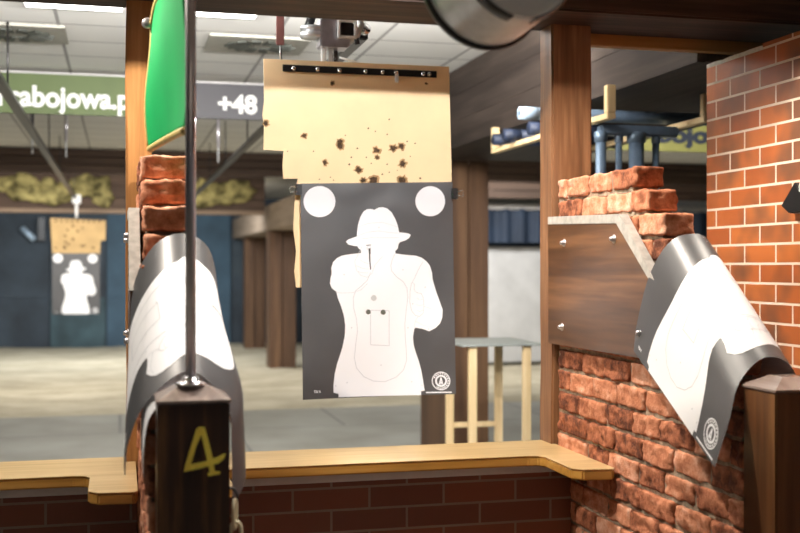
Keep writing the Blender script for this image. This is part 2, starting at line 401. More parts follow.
led(-.5, .03, 5.05, 6.18, 'bright ceiling panel showing under the beam left of the honey coloured post')
led(.38, .74, 5.05, 6.18, 'bright ceiling panel showing under the beam right of the steel pole')
led(2.62, 3.1, 5.2, 6.18, 'bright ceiling panel glimpsed beside the dark plank beam')

# ------------------------------------------------------------------ overhead timber
o = MB().box((-3.9, 3.713, Z(.917)), (10.9, 4.065, Z(1.39)), M['beam'], .008).build('ceiling_beam')
tag(o, 'massive dark brown timber beam across the top of the photo', 'beam')
o = MB().box((1.76, 4.07, Z(.875)), (2.75, 4.12, Z(.96)), M['ochre'], .003).build('wooden_batten'); tag(o, 'ochre batten under the dark beam between right post and tiled wall', 'batten')
t = thing('plank_beam', (2.8, 6.2, Z(.84)), 'huge dark boxed plank beam running down the range on the right', 'beam')
for i in range(3):
    h0 = .84+i*.186; MB().box((2.3+.004*i, 4.13, Z(h0)+.0015), (2.34, 8.4, Z(h0+.186)-.0015), M['beam_y'], .002).build('side_plank', t)
MB().box((2.34, 4.13, Z(.845)), (3.4, 8.4, Z(1.39)), M['beam_y'], .003).build('core', t)

# ------------------------------------------------------------------ posts of the stall
def post(x0, x1, y0, y1, top, m, lab, name='timber_post'):
    t = MB(); b = bmesh.new(); bmesh.ops.create_cube(b, size=1)
    for v in b.verts: v.co = Vector((x0+(v.co.x+.5)*(x1-x0), y0+(v.co.y+.5)*(y1-y0), (v.co.z+.5)*top))
    bmesh.ops.subdivide_edges(b, edges=[e for e in b.edges if abs(e.verts[0].co.z-e.verts[1].co.z) > .1], cuts=24)
    bmesh.ops.bevel(b, geom=[e for e in b.edges if abs(e.verts[0].co.z-e.verts[1].co.z) > .01 and True], offset=.007, segments=2, affect='EDGES')
    for v in b.verts:
        n = noise.noise(Vector((x0*9, y0*3, v.co.z*2.2)))*.006 + noise.noise(Vector((v.co.x*8, v.co.y*8, v.co.z*5)))*.003
        v.co.x += n
    t._merge(b, m); o = t.build(name); return tag(o, lab, 'post', 'full height timber posts')
post(1.583, 1.746, 3.933, 4.06, Z(.917), M['post'], 'tall brown timber post right of the hanging target, beside the rough brick wall')
post(.02, .108, 3.933, 4.06, Z(.917), M['gold_post'], 'tall honey coloured timber post behind the left brick pillar and green pennant')

# ------------------------------------------------------------------ rough brick partitions
CH = .079
def rough_brick(mb, layer, y0, y1, x0, x1, z0, z1, rnd):
    b = bmesh.new(); bmesh.ops.create_cube(b, size=1)
    bmesh.ops.subdivide_edges(b, edges=b.edges[:], cuts=9, use_grid_fill=True)
    d = Vector((x1-x0, y1-y0, z1-z0)); c = Vector((x0+x1, y0+y1, z0+z1))/2
    rx, ry, rz = rnd.uniform(-.004, .004), rnd.uniform(-.015, .015), rnd.uniform(-.01, .01)
    seed = Vector((rnd.random()*50, rnd.random()*50, rnd.random()*50)); dx = rnd.uniform(-.005, .004)
    for v in b.verts:
        p = Vector((v.co.x*d.x, v.co.y*d.y, v.co.z*d.z))
        for k in range(3):   # rounded arrises
            pass
        r = .007; q = Vector([max(-d[k]/2+r, min(d[k]/2-r, p[k])) for k in range(3)]); e = p-q
        if e.length > r: p = q + e.normalized()*r
        n = noise.noise(p*30+seed)*.007 + noise.noise(p*85+seed)*.005
        big = noise.noise(p*11+seed); n += -.010*max(0, big-.15)
        nn = Vector((p.x/d.x, p.y/d.y, p.z/d.z)); nn = nn.normalized() if nn.length else nn
        p += nn*n + Vector((dx, 0, 0))
        p = Matrix.Rotation(ry, 3, 'X') @ p
        v.co = p + c
    i0 = len(mb.bm.verts)
    mb._merge(b, M['brick'], True)
    mb.bm.verts.ensure_lookup_table(); tint = rnd.random()
    for v in mb.bm.verts[i0:]: v[layer] = tint
def partition(name, x0, x1, lab, seed):
    mb = MB(); layer = mb.bm.verts.layers.float.new('tint'); rnd = random.Random(seed)
    top = .322; row = 0; ztop = Z(top)
    mor = []
    while ztop > .02:
        z1 = ztop; z0 = max(ztop-CH+.011, .0)
        front = [3.27, 3.177, 3.068, 3.055, 2.985, 2.89, 2.80, 2.71][row] if row < 8 else 2.62; back = 3.925
        # bricks from the stepped (camera) end back to the post
        y = front; first = True
        while y < back-.03:
            L = (.2 if row % 2 == 0 or not first else .115) * rnd.uniform(.86, 1.12)
            if front == 2.62 and first: L = .09 + .1*(row % 2)
            if back-(y+L) < .06: L = back-y
            rough_brick(mb, layer, y, min(y+L, back)-.009, x0, x1, z0, z1, rnd)
            y += L; first = False
        mor.append((front+.03, back, z0-.012, z1-.010)); ztop -= CH; row += 1
    for i, (a, b_, c, d) in enumerate(mor):
        nx = mor[min(i+1, len(mor)-1)]
        mb.box((x0+.010, a, max(c, 0)), (x1-.010, b_-.002, d), M['mortar'])
    o = mb.build(name); return struct(o, lab, 'brick partition')
partition('wall_partition_right', 1.6, 1.705, 'stepped rough red brick partition on the right under the draped target', 3)
partition('wall_partition_left', .06, .19, 'stepped rough red brick pillar partition behind post number four', 5)

# bolted boards on the partitions
def board(xf, sgn, lab):
    xb = xf - .03; t = thing('bolted_board', (xf-.015, 3.5, Z(-.29)), lab, 'board')
    P = [(3.93, .185), (3.31, .168), (3.04, -.063), (3.10, -.16), (3.115, -.285), (3.93, -.29)]
    MB().prism([(y, Z(h)) for y, h in P], 0, xb, xf-.001, M['board'], .004).build('panel', t)
    E1 = [(3.925, .187), (3.308, .170), (3.036, -.064), (3.066, -.068), (3.332, .140), (3.925, .158)]
    MB().prism([(y, Z(h)) for y, h in E1], 0, xb-.0025, xf-.001, M['board_edge'], .001).build('worn_edge', t)
    for y, h in ((3.77, .086), (3.35, .09), (3.79, -.221), (3.158, -.206)):
        MB().lathe([(.0, .016), (.007, .015), (.009, .008), (.009, .002), (.015, .0018), (.015, 0)], (xb, y, Z(h)), (-1, 0, 0), M['pole'], 12).build('bolt', t)
    return t
board(1.596, 1, 'brown varnished board with slanted corner bolted to the right brick partition')
t = board(.056, 1, 'board with bolts seen edge on at the left side of the left brick pillar')

# ------------------------------------------------------------------ counters and low walls
def counter(x0, x1, lab, arms):
    t = thing('shooting_counter', ((x0+x1)/2, 3.87, Z(-.707)), lab, 'counter', 'wooden counters of the shooting stalls')
    a = .145
    P = [(x0, 4.03), (x0, 3.42)] if arms[0] else [(x0, 4.03), (x0, 3.70)]
    if arms[0]: P += [(x0+.02, 3.40), (x0+a-.02, 3.40), (x0+a, 3.42), (x0+a, 3.68), (x0+a+.02, 3.70)]
    if arms[1]: P += [(x1-a-.05, 3.70), (x1-a-.015, 3.69), (x1-a, 3.66), (x1-a, 3.44), (x1-a+.03, 3.405), (x1-.012, 3.395), (x1, 3.41), (x1, 3.93), (x1-(.035 if x1 < 1 else .016), 3.93), (x1-(.035 if x1 < 1 else .016), 4.03)]
    else: P += [(x1, 3.70), (x1, 4.03)]
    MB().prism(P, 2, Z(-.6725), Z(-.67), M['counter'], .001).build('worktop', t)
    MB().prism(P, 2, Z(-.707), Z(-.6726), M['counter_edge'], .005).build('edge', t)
    MB().box((x0+.02, 3.775, Z(-.745)), (x1-.02, 3.80, Z(-.708)), M['white_trim']).build('white_strip', t)
    return t
counter(.192, 1.596, 'honey coloured wooden counter under the large hanging target', (1, 1))
t = counter(-1.44, .052, 'honey coloured wooden counter at the lower left, left of post four', (0, 1))
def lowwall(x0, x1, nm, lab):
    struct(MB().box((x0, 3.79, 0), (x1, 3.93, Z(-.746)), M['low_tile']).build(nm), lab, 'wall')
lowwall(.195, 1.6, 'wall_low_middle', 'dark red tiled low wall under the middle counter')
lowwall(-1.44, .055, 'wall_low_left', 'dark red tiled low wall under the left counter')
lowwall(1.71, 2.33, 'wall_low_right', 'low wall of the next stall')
# joint board on the left counter arm
# ------------------------------------------------------------------ tiled wall on the right
P = [(4.11, 0), (4.11, Z(.812)), (3.70, Z(.812)), (3.70, Z(.835)), (1.2, Z(.835)), (1.2, 0)]
struct(MB().prism(P, 0, 2.333, 2.47, M['red_tile']).build('wall_tiled'), 'orange brown tiled brick wall on the right', 'wall')
mb = MB(); rnd = random.Random(2); b = bmesh.new(); bmesh.ops.create_cube(b, size=1); bmesh.ops.subdivide_edges(b, edges=b.edges[:], cuts=9, use_grid_fill=True)
for v in b.verts:
    p = Vector((2.402+v.co.x*.14, 3.908+v.co.y*.40, Z(.820)+v.co.z*.015)); p.z += .004*noise.noise(p*30); p.x += .004*noise.noise(p*25); v.co = p
mb._merge(b, M['plaster'], True); struct(mb.build('trim_1'), 'rough white plaster bead on top of the tiled wall', 'trim')

# ------------------------------------------------------------------ near posts
def near_post(x0, x1, y0, y1, top, m, lab):
    t = thing('stall_post', ((x0+x1)/2, (y0+y1)/2, 0), lab, 'post', 'square stall posts with pyramid caps')
    MB().box((x0, y0, 0), (x1, y1, Z(top)), m, .004).build('shaft', t)
    b = bmesh.new(); cx, cy = (x0+x1)/2, (y0+y1)/2
    e = .003
    v0 = [b.verts.new(p) for p in ((x0-e, y0-e, Z(top)), (x1+e, y0-e, Z(top)), (x1+e, y1+e, Z(top)), (x0-e, y1+e, Z(top)))]
    v1 = [b.verts.new(p + Vector((0, 0, .006))) for p in [v.co for v in v0]]
    ap = [b.verts.new((cx+dx, cy+dy, Z(top)+.034)) for dx, dy in ((-.03, -.03), (.03, -.03), (.03, .03), (-.03, .03))]
    b.faces.new(v0[::-1]); b.faces.new(ap)
    for k in range(4):
        b.faces.new((v0[k], v0[(k+1) % 4], v1[(k+1) % 4], v1[k])); b.faces.new((v1[k], v1[(k+1) % 4], ap[(k+1) % 4], ap[k]))
    mb = MB(); mb._merge(b, M['cap']); mb.build('cap', t)
    return t, cx, cy
t, cx, cy = near_post(.078, .2335, 2.45, 2.60, -.297, M['stain'], 'dark stained square post with a gold number 4 in the foreground')
# the gold 4
T = {}
def tx(px): return tan(atan((px-400)/1111)+.24689)
def f4(x, y):
    px = 100+x/3.081; py = 360+y/3.081; X = tx(px)*2.447; return (X, Z((266.5-py)/1111*(2.447*.9697+X*.2443)))
strokes = [[(297, 212), (306, 207), (322, 208), (296, 268), (280, 322), (258, 345), (262, 325)],
           [(258, 345), (262, 325), (300, 318), (340, 308), (387, 289), (383, 303), (366, 318), (310, 334)],
           [(306, 208), (322, 208), (332, 240), (345, 290), (354, 342), (371, 344), (368, 352), (332, 358), (331, 350), (338, 345), (330, 310), (318, 255)]]
mb = MB()
for i, s in enumerate(strokes): mb.prism([f4(*p) for p in s], 1, 2.4465-.0003*i, 2.4495, M['gold'])
tag(mb.build('number_four', t), 'gold painted number 4')
near_post(1.581, 1.739, 2.45, 2.60, -.314, M['stain_r'], 'walnut coloured square post at the lower right edge beside the draped target')
# steel pole on the post
px_, py_ = .152, 2.505
t = thing('steel_pole', (px_, py_, Z(-.262)), 'dark polished steel pole rising from the number 4 post', 'pole')
MB().tube([(px_, py_, Z(-.262)), (px_, py_, Z(.3)), (px_, py_, Z(1.39))], .0118, M['pole'], 20).build('tube', t)
MB().lathe([(0, 0), (.034, 0), (.034, .004), (.024, .007), (.018, .007), (.018, .016), (.0135, .018), (.0125, .018)], (px_, py_, Z(-.262)), (0, 0, 1), M['chrome'], 28).build('base_flange', t)
# chain
def chain():
    t = thing('plastic_chain', (.252, 2.53, Z(-.66)), 'ivory plastic chain hanging on the right side of the number 4 post', 'chain')
    mb = MB(); p = [(.236+.022*cos(a), 2.53, Z(-.522)+.022*sin(a)) for a in [pi*k/10 - .2 for k in range(12)]]
    mb.tube(p, .003, M['black'], 8).build('hook', t)
    z = Z(-.532)
    for i in range(5):
        pts = []
        for k in range(25):
            a = 2*pi*k/24; u = .0115*cos(a); w = .020*sin(a) + (.012 if sin(a) > 0 else -.012)
            off = Vector((u, 0, w)) if i % 2 else Vector((u*.35, u, w))
            pts.append(Vector((.252+.003*(i > 0), 2.53, z-.028)) + off)
        MB().tube(pts, .0045, M['chain'], 8, False).build('link', t); z -= .050
chain()

# ------------------------------------------------------------------ printed paper targets
def uv_from_zoom(x, y):   # measured on the hanging sheet
    L = 91+3*(y-8)/480; R = 428+4.5*(y-4)/471; u = (x-L)/(R-L)
    yt = 8-4*u; yb = 487-12*u; return u, 1-(y-yt)/(yb-yt)
FIG = [(189, 137), (194, 132), (203, 129), (213, 125), (214, 112), (216, 98), (221, 82), (228, 70), (235, 65), (243, 64), (252, 66), (261, 61), (270, 60), (280, 63), (290, 72), (298, 86), (304, 102), (307, 116),
       (318, 117), (329, 119), (333, 122), (329, 129), (321, 134), (309, 138), (306, 142), (304, 152), (298, 158), (299, 163), (320, 166), (345, 168), (357, 172), (368, 180), (376, 190), (381, 206), (382, 220), (389, 245), (397, 268), (404, 288), (403, 305), (398, 318),
       (388, 328), (373, 336), (366, 333), (356, 330), (343, 328), (340, 331), (337, 350), (339, 368), (344, 385), (350, 402), (356, 425), (360, 448), (363, 468), (355, 469), (355, 480), (172, 482), (172, 475), (161, 472), (161, 455), (164, 430), (169, 408), (175, 390), (181, 370), (186, 345), (187, 322), (184, 300), (178, 280), (171, 262), (168, 248), (158, 240), (154, 230), (155, 218), (158, 208), (157, 195), (161, 182), (170, 173), (180, 168), (195, 165), (222, 162), (222, 156), (217, 152), (214, 147), (205, 146), (194, 143)]
LINES = [
    ([(298, 163), (292, 175), (288, 190), (290, 202), (300, 214), (316, 226), (324, 240), (326, 260), (322, 290), (319, 320), (320, 350), (322, 375), (323, 400), (316, 422), (300, 438), (275, 448), (250, 447), (228, 437), (212, 418), (207, 395), (210, 365), (214, 335), (212, 310), (206, 285), (205, 262), (210, 246), (222, 236), (236, 222), (243, 205)], .9),
    ([(167, 250), (185, 251), (205, 250), (222, 244), (236, 230)], .6),
    ([(238, 292), (245, 289), (268, 290), (284, 290), (284, 368), (243, 366), (243, 291)], .9),
    ([(213, 125), (235, 116), (262, 113), (290, 117), (308, 118)], .6), ([(216, 104), (240, 96), (270, 94), (303, 104)], .5),
    ([(214, 132), (245, 128), (280, 128), (307, 128)], .5),
    ([(224, 148), (216, 165), (208, 180), (212, 200), (222, 212), (236, 216), (246, 208), (252, 190), (262, 178), (270, 170)], .6),
    ([(212, 190), (225, 196), (238, 198)], .5), ([(215, 203), (226, 206), (238, 206)], .5), ([(220, 178), (232, 184), (243, 186)], .5),
    ([(360, 182), (350, 198), (342, 216), (334, 230), (331, 248), (330, 270), (334, 290), (342, 300), (352, 303), (360, 296), (362, 282), (361, 262), (356, 252), (346, 250), (340, 244), (341, 232), (337, 228)], .8),
    ([(346, 262), (352, 266), (360, 264)], .5), ([(345, 276), (352, 279), (361, 277)], .5), ([(346, 290), (353, 292), (360, 289)], .5),
    ([(361, 280), (376, 285), (390, 289)], .6),
    ([(343, 314), (360, 322), (375, 326), (392, 320)], .5), ([(350, 302), (345, 308), (341, 318), (341, 330)], .5)]
DOTS = [(185, 210), (315, 199), (337, 275), (372, 331), (201, 328), (326, 328), (266, 411), (191, 450), (334, 448), (166, 457), (357, 456), (262, 105), (365, 238)]
HOLES = [(250, 262, 6.5, 'pm'), (238, 293, 5.6, 'hole'), (271, 293.5, 5.8, 'hole')]
def ribbon(pts, w):
    out = []; q = [Vector(p) for p in pts]
    for a, b in zip(q, q[1:]):
        d = (b-a); 
        if d.length < 1e-6: continue
        n = Vector((-d.y, d.x)).normalized()*w/2; e = d.normalized()*w*.3
        out.append([a-e+n, b+e+n, b+e-n, a-e-n])
    return out
def circ(x, y, r, n=28, sx=1.): return [(x+r*cos(2*pi*k/n), y+r*sin(2*pi*k/n)) for k in range(n)]
def ringp(x, y, r0, r1, n=28, a0=0, a1=2*pi):
    out = []
    for k in range(n):
        a = a0+(a1-a0)*k/n; b = a0+(a1-a0)*(k+1)/n
        out.append([(x+r0*cos(a), y+r0*sin(a)), (x+r1*cos(a), y+r1*sin(a)), (x+r1*cos(b), y+r1*sin(b)), (x+r0*cos(b), y+r0*sin(b))])
    return out
def letter_polys(s, x, y, h, sx=.7):
    G = {'T': [[(0, 1), (.8, 1)], [(.4, 1), (.4, 0)]], 'A': [[(0, 0), (.4, 1), (.8, 0)], [(.15, .35), (.65, .35)]], 'S': [[(.8, .9), (.1, .95), (.1, .55), (.75, .45), (.75, .05), (0, .08)]],
         '/': [[(0, 0), (.4, 1)]]}
    out = []
    for ch in s:
        for st in G[ch]: out += ribbon([(x+p[0]*h*sx, y-p[1]*h) for p in st], h*.28)
        x += h*sx*1.15
    return out
def build_sheet(fmap, nu=26, nv=36, holes=False, circles=True):
    mb = MB()
    us = [i/nu for i in range(nu+1)]; vs = [j/nv for j in range(nv+1)]
    b = bmesh.new()
    for side, off in ((M['pb'], 0.), (M['pw'], -.0008)):
        b = bmesh.new(); g = [[b.verts.new(fmap(u, v, off)) for v in vs] for u in us]
        for i in range(nu):
            for j in range(nv): 
                q = (g[i][j], g[i+1][j], g[i+1][j+1], g[i][j+1]); b.faces.new(q if off == 0 else q[::-1])
        mb._merge(b, side, True)
    def poly(pts, m, off, conv=True):
        b = bmesh.new(); P2 = [uv_from_zoom(*p) for p in pts] if conv else pts
        P2 = [(min(max(u, 0), 1), min(max(v, 0), 1)) for u, v in P2]
        vv = [b.verts.new((u, v, 0)) for u, v in P2]
        try: f = b.faces.new(vv)
        except ValueError: b.free(); return
        if len(vv) > 4: bmesh.ops.triangulate(b, faces=[f])
        lo = (min(p[0] for p in P2), min(p[1] for p in P2)); hi = (max(p[0] for p in P2), max(p[1] for p in P2))
        for u in us:
            if lo[0] < u < hi[0]: bmesh.ops.bisect_plane(b, geom=b.verts[:]+b.edges[:]+b.faces[:], plane_co=(u, 0, 0), plane_no=(1, 0, 0))
        for v in vs:
            if lo[1] < v < hi[1]: bmesh.ops.bisect_plane(b, geom=b.verts[:]+b.edges[:]+b.faces[:], plane_co=(0, v, 0), plane_no=(0, 1, 0))
        bmesh.ops.recalc_face_normals(b, faces=b.faces)
        for f in b.faces:
            if f.normal.z < 0: f.normal_flip()
        for v in b.verts: v.co = fmap(v.co.x, v.co.y, off)
        mb._merge(b, m, True)
    poly(FIG, M['pw'], .0006)
    if circles: poly(circ(132, 48, 34.5, 40), M['pw'], .0006); poly(circ(377, 47, 33.5, 40), M['pw'], .0006)
    for pts, w in LINES:
        for q in ribbon(pts, w*1.5): poly([tuple(p) for p in q], M['pl'], .0011)
    for x, y in DOTS: poly(circ(x, y, 1.5, 8), M['pl'], .0011)
    for x, y, r, m in (HOLES if holes else []): poly([(p[0]*1+random.uniform(-.4, .4), p[1]+random.uniform(-.4, .4)) for p in circ(x, y, r, 14)], M[m], .0013)
    for q in ribbon([(234, 145), (244, 144)], 1.6)+ribbon([(241, 153), (241.5, 163)], 4.2)+ribbon([(241, 164), (241.6, 180)], 3.0)+ribbon([(241.6, 180), (243, 198)], 2.6): poly([tuple(p) for p in q], M['pd'], .0012)
    for q in ringp(239.5, 151, 3.5, 5): poly(q, M['pl'], .0011)
    X, Y = 399.5, 446
    for q in ringp(X, Y, 18.6, 20.6) + ringp(X, Y, 9.5, 13.2): poly(q, M['pm'] if 0 else M['pw'], .0007)
    for k in range(15):                                   # ring of small characters round the emblem
        a = -2.75+k*.33
        for q in ringp(X, Y, 14.6, 17.6, 2, a, a+.19): poly(q, M['pw'], .0007)
    for q in ringp(X, Y, 15, 17.2, 6, .9, 2.25): poly(q, M['pm'], .0007)
    for q in ribbon([(396, 453), (399.5, 439), (403, 453)], 2.6)+ribbon([(399.5, 449), (399.5, 453)], 2.2): poly([tuple(p) for p in q], M['pw'], .0008)
    poly([(366, 470.8), (423, 469.6), (423, 472.2), (366, 473.4)], M['pw'], .0007)
    for q in letter_polys('TS/A', 118.5, 471.5, 4.6): poly([tuple(p) for p in q], M['pw'], .0007)
    return mb
def bil(c, u, v): return (c[0]*(1-u)+c[1]*u)*(1-v) + (c[3]*(1-u)+c[2]*u)*v
C4 = [Vector((.706, 4.4, Z(-.531))), Vector((1.343, 4.4, Z(-.526))), Vector((1.331, 4.4, Z(.349))), Vector((.698, 4.4, Z(.331)))]
def flat(u, v, off):
    p = bil(C4, u, v); w = 1-v
    p.y += -.004 + .018*w*w*sin(u*pi) - .012*w*w + .0035*noise.noise(Vector((u*4, v*5, 2))) + .006*max(0, v-.75)*4*noise.noise(Vector((u*6, v*8, 9)))
    p.y -= off; return p
sheet = build_sheet(flat, holes=True)
t4 = thing('paper_target', (1.02, 4.4, Z(-.53)), 'large black paper target with white gunman figure, hanging sharp in the centre', 'paper target', 'printed gunman targets')
sheet.build('printed_sheet', t4)
for x, z in ((.690, .306), (1.338, .300)):
    mb = MB(); sg = -1 if x < 1 else 1
    mb.prism([(x-.012, Z(z)-.022), (x+.012, Z(z)-.022), (x+.012, Z(z)+.022), (x-.012, Z(z)+.022)], 1, 4.376, 4.412, M['black'], .002)
    cl = mb.build('binder_clip', t4)
    for dz in (.008, -.008):
        MB().tube([(x+sg*.008, 4.374, Z(z)+dz), (x+sg*.034, 4.380, Z(z)+dz*1.5), (x+sg*.036, 4.382, Z(z)+dz*.4)], .0022, M['chrome'], 6).sub('wire_handle', cl)
# cardboard backing
def cardboard():
    t = thing('cardboard_backer', (.93, 4.42, Z(-.1)), 'bullet torn tan cardboard sheet above and behind the large hanging target', 'cardboard')
    P = [(.553, .826), (1.322, .828), (1.334, .36), (1.30, .20), (1.28, -.05), (.684, -.085), (.676, -.02), (.684, .06), (.672, .15), (.68, .30), (.690, .352), (.632, .35), (.629, .405), (.634, .462), (.553, .464), (.556, .56), (.549, .60), (.556, .66)]
    mb = MB().prism([(x, Z(h)) for x, h in P], 1, 4.414, 4.420, M['card'])
    rnd = random.Random(11)
    def tear(px, py, r, big=True):
        X = tx(px)*4.4; H = (266.5-py)/1111*(4.4*.9697+X*.2443); r = r/1111*4.45
        n = 16; pts = []
        for k in range(n):
            a = 2*pi*k/n; rr = r*(rnd.uniform(.6, 1.25) if big else rnd.uniform(.8, 1.1)); pts.append((X+rr*cos(a)*(1.1), Z(H)+rr*sin(a)))
        if big:
            mb.prism([(X+(p[0]-X)*1.55+.001, Z(H)+(p[1]-Z(H))*1.5) for p in pts], 1, 4.4134, 4.4142, M['card_m'])
            mb.prism(pts, 1, 4.4128, 4.4142, M['card_d'])
        else: mb.prism(pts, 1, 4.4132, 4.4142, M['card_d'])
    for px, py, r in ((304.5, 135.5, 2.2), (340, 141, 2.6), (340.5, 146, 2.9), (377, 150, 2.8), (378, 157, 2.2), (394, 148, 3.0), (402.5, 146, 2.8), (403, 163.5, 3.0), (359.5, 170, 3.1), (325.5, 162.5, 2.2), (403, 179.5, 3.3), (374, 180, 3.8), (364, 180, 2.6), (333, 82.5, 1.7), (266, 123, 2.4), (427, 83, 1.2)):
        tear(px, py, r)
    for px, py in ((288, 151), (314, 151), (358, 148), (369, 128), (390, 119), (376, 131), (388, 134), (408, 141), (416, 143), (320, 179), (334, 180), (346, 135), (352, 157), (367, 157), (390, 172), (383, 174), (421, 178), (388, 164), (350, 164), (372, 163), (331, 177), (398, 170), (411, 156)): tear(px, py, rnd.uniform(.5, .9), False)
    mb.build('sheet', t)
    s = MB().box((.629, 4.409, Z(.779)), (1.268, 4.4139, Z(.806)), M['black'], .001).build('slotted_strip', t)
    tag(s, 'black strip along the top')
    for px in (294, 318, 340, 366, 383, 397, 424, 430):
        X = tx(px)*4.4
        MB().lathe([(0, .007), (.007, .006), (.0095, 0)], (X, 4.409, Z(.792)), (0, -1, 0), M['chrome'], 10).sub('screw', s)
    MB().box((tx(395.5)*4.4, 4.404, Z(.752)), (tx(399)*4.4, 4.412, Z(.79)), M['whitep'], .002).build('clip', t)
cardboard()
# carrier
def carrier():
    t = thing('target_carrier', (.86, 4.45, Z(.83)), 'metal target carrier with pulleys hanging under the beam above the cardboard', 'target carrier')
    MB().box((.78, 4.40, Z(.885)), (.90, 4.50, Z(1.0)), M['pole'], .006).build('housing', t)
    mb = MB(); 
    for a, b in (((.845, 4.37, .98), (.925, 4.385, .99)), ((.845, 4.37, .915), (.925, 4.385, .926)), ((.845, 4.37, .92), (.857, 4.385, .985)), ((.913, 4.37, .92), (.925, 4.385, .985))):
        mb.box((a[0], a[1], Z(a[2])), (b[0], b[1], Z(b[2])), M['whitep'], .003)
    mb.build('square_ring', t)
    MB().box((.858, 4.375, Z(.925)), (.912, 4.40, Z(.98)), M['black'], .004).build('motor', t)
    MB().lathe([(0, 0), (.05, 0), (.05, .02), (.035, .02), (.035, .03), (.05, .03), (.05, .045), (0, .045)], (.757, 4.45, Z(.925)), (0, 0, 1), M['steel'], 24).build('pulley', t)
    MB().lathe([(0, 0), (.024, 0), (.024, .02), (0, .02)], (.965, 4.44, Z(.965)), (.2, -1, .3), M['chrome'], 20).build('pulley', t)
    MB().tube([(.89, 4.43, Z(.905)), (.93, 4.42, Z(.93)), (.95, 4.42, Z(.98)), (.945, 4.43, Z(1.05))], .014, M['steel'], 10).build('bracket', t)
    MB().tube([(.935, 4.41, Z(.90)), (.93, 4.41, Z(.925))], .011, M['black'], 8).build('knob', t)
    for x, m in ((.80, 'whitep'), (.828, 'steel'), (.85, 'chrome')):
        MB().box((x-.009, 4.44, Z(.815)), (x+.009, 4.455, Z(.89)), M[m], .003).build('hanger', t)
    MB().tube([(.865, 4.44, Z(.85)), (.90, 4.44, Z(.842)), (.97, 4.44, Z(.825))], .004, M['whitep'], 6).build('cable', t)
    MB().tube([(.74, 4.45, Z(.97)), (.78, 4.45, Z(1.1))], .018, M['black'], 10).build('arm', t)
carrier()
def rail(x, h, y0, y1, lab, m):
    t = thing('carrier_rail', (x, (y0+y1)/2, Z(h)), lab, 'rail', 'rails that carry the targets')
    MB().box((x-.03, y0, Z(h)-.018), (x+.03, y1, Z(h)+.018), m, .006).build('track', t)
    y = y0+2.4
    while y < y1:
        r = MB().tube([(x, y, Z(h)+.018), (x, y, Z(1.398))], .006, M['railm'], 8).build('hanger_rod', t); y += 1.9
rail(.982, .97, 4.56, 16.6, 'steel rail leading down the range from the large hanging target', M['railm'])
rail(-.622, .985, 4.3, 16.4, 'steel rail slanting across the green sign at the upper left', M['railm'])
o = MB().box((.605, 4.42, Z(.885)), (.637, 4.43, Z(1.39)), M['rust'], .002).build('strap'); tag(o, 'narrow oxide red strap hanging from the beam left of the target carrier', 'strap')
t = thing('hanger_wire', (.621, 4.425, Z(.83)), 'thin wire below the oxide red strap', 'wire')
MB().tube([(.621, 4.425, Z(.826)), (.621, 4.425, Z(.884))], .002, M['steel'], 6).build('wire', t)

# far target
def far(u, v, off):
    p = bil([Vector((-.936+.03, 16.5, Z(-1.19))), Vector((-.30, 16.5, Z(-1.2))), Vector((-.31, 16.5, Z(.23))), Vector((-.94, 16.5, Z(.23)))], u, v); p.y -= off*3; return p
# true sheet is the same size as the near one
def far2(u, v, off): return Vector((-.935+u*.655, 16.5-off*4, Z(-.68)+v*.87))
tf = thing('paper_target', (-.6, 16.5, Z(-.68)), 'small looking blurred paper target with white figure far down the left lane', 'paper target', 'printed gunman targets')
build_sheet(far2).build('printed_sheet', tf)
t = thing('cardboard_backer', (-.6, 16.53, Z(.2)), 'tan cardboard sheet above the far target at the left', 'cardboard')
mb = MB().prism([(x, Z(h)) for x, h in [(-.963, .69), (-.2, .66), (-.2, .38), (-.27, .37), (-.28, .16), (-.93, .16)]], 1, 16.52, 16.54, plain('old_cardboard', (.46, .31, .14), .8, 0, .1, 6))
rnd = random.Random(3)
for i in range(14):
    x = -.9+rnd.random()*.6; z = .24+rnd.random()*.36; mb.prism([(x+.018*cos(a)*rnd.uniform(.5, 1.3), Z(z)+.018*sin(a)*rnd.uniform(.5, 1.3)) for a in [2*pi*k/8 for k in range(8)]], 1, 16.515, 16.521, M['card_d'])
for i in range(9): mb.box((-.9+i*.075, 16.512, Z(.635)), (-.87+i*.075, 16.521, Z(.66)), M['card_d'])
mb.build('sheet', t)
t = thing('target_carrier', (-.6, 16.5, Z(.72)), 'small pale carrier block above the far target', 'target carrier')
MB().box((-.66, 16.42, Z(.9)), (-.54, 16.6, Z(1.02)), M['whitep'], .01).build('housing', t); MB().tube([(-.6, 16.46, Z(.70)), (-.6, 16.46, Z(.9))], .02, M['whitep']).build('hanger', t)
t = thing('wall_bracket', (-1.6, 22.4, Z(.35)), 'small pale blue metal bracket on the end wall left of the far target', 'bracket')
MB().tube([(-1.85, 22.8, Z(.75)), (-1.62, 22.75, Z(.52))], .06, M['palepipe']).build('arm', t)
MB().box((-1.55, 22.7, Z(.5)), (-1.42, 22.85, Z(.95)), M['black'], .01).build('plate', t)

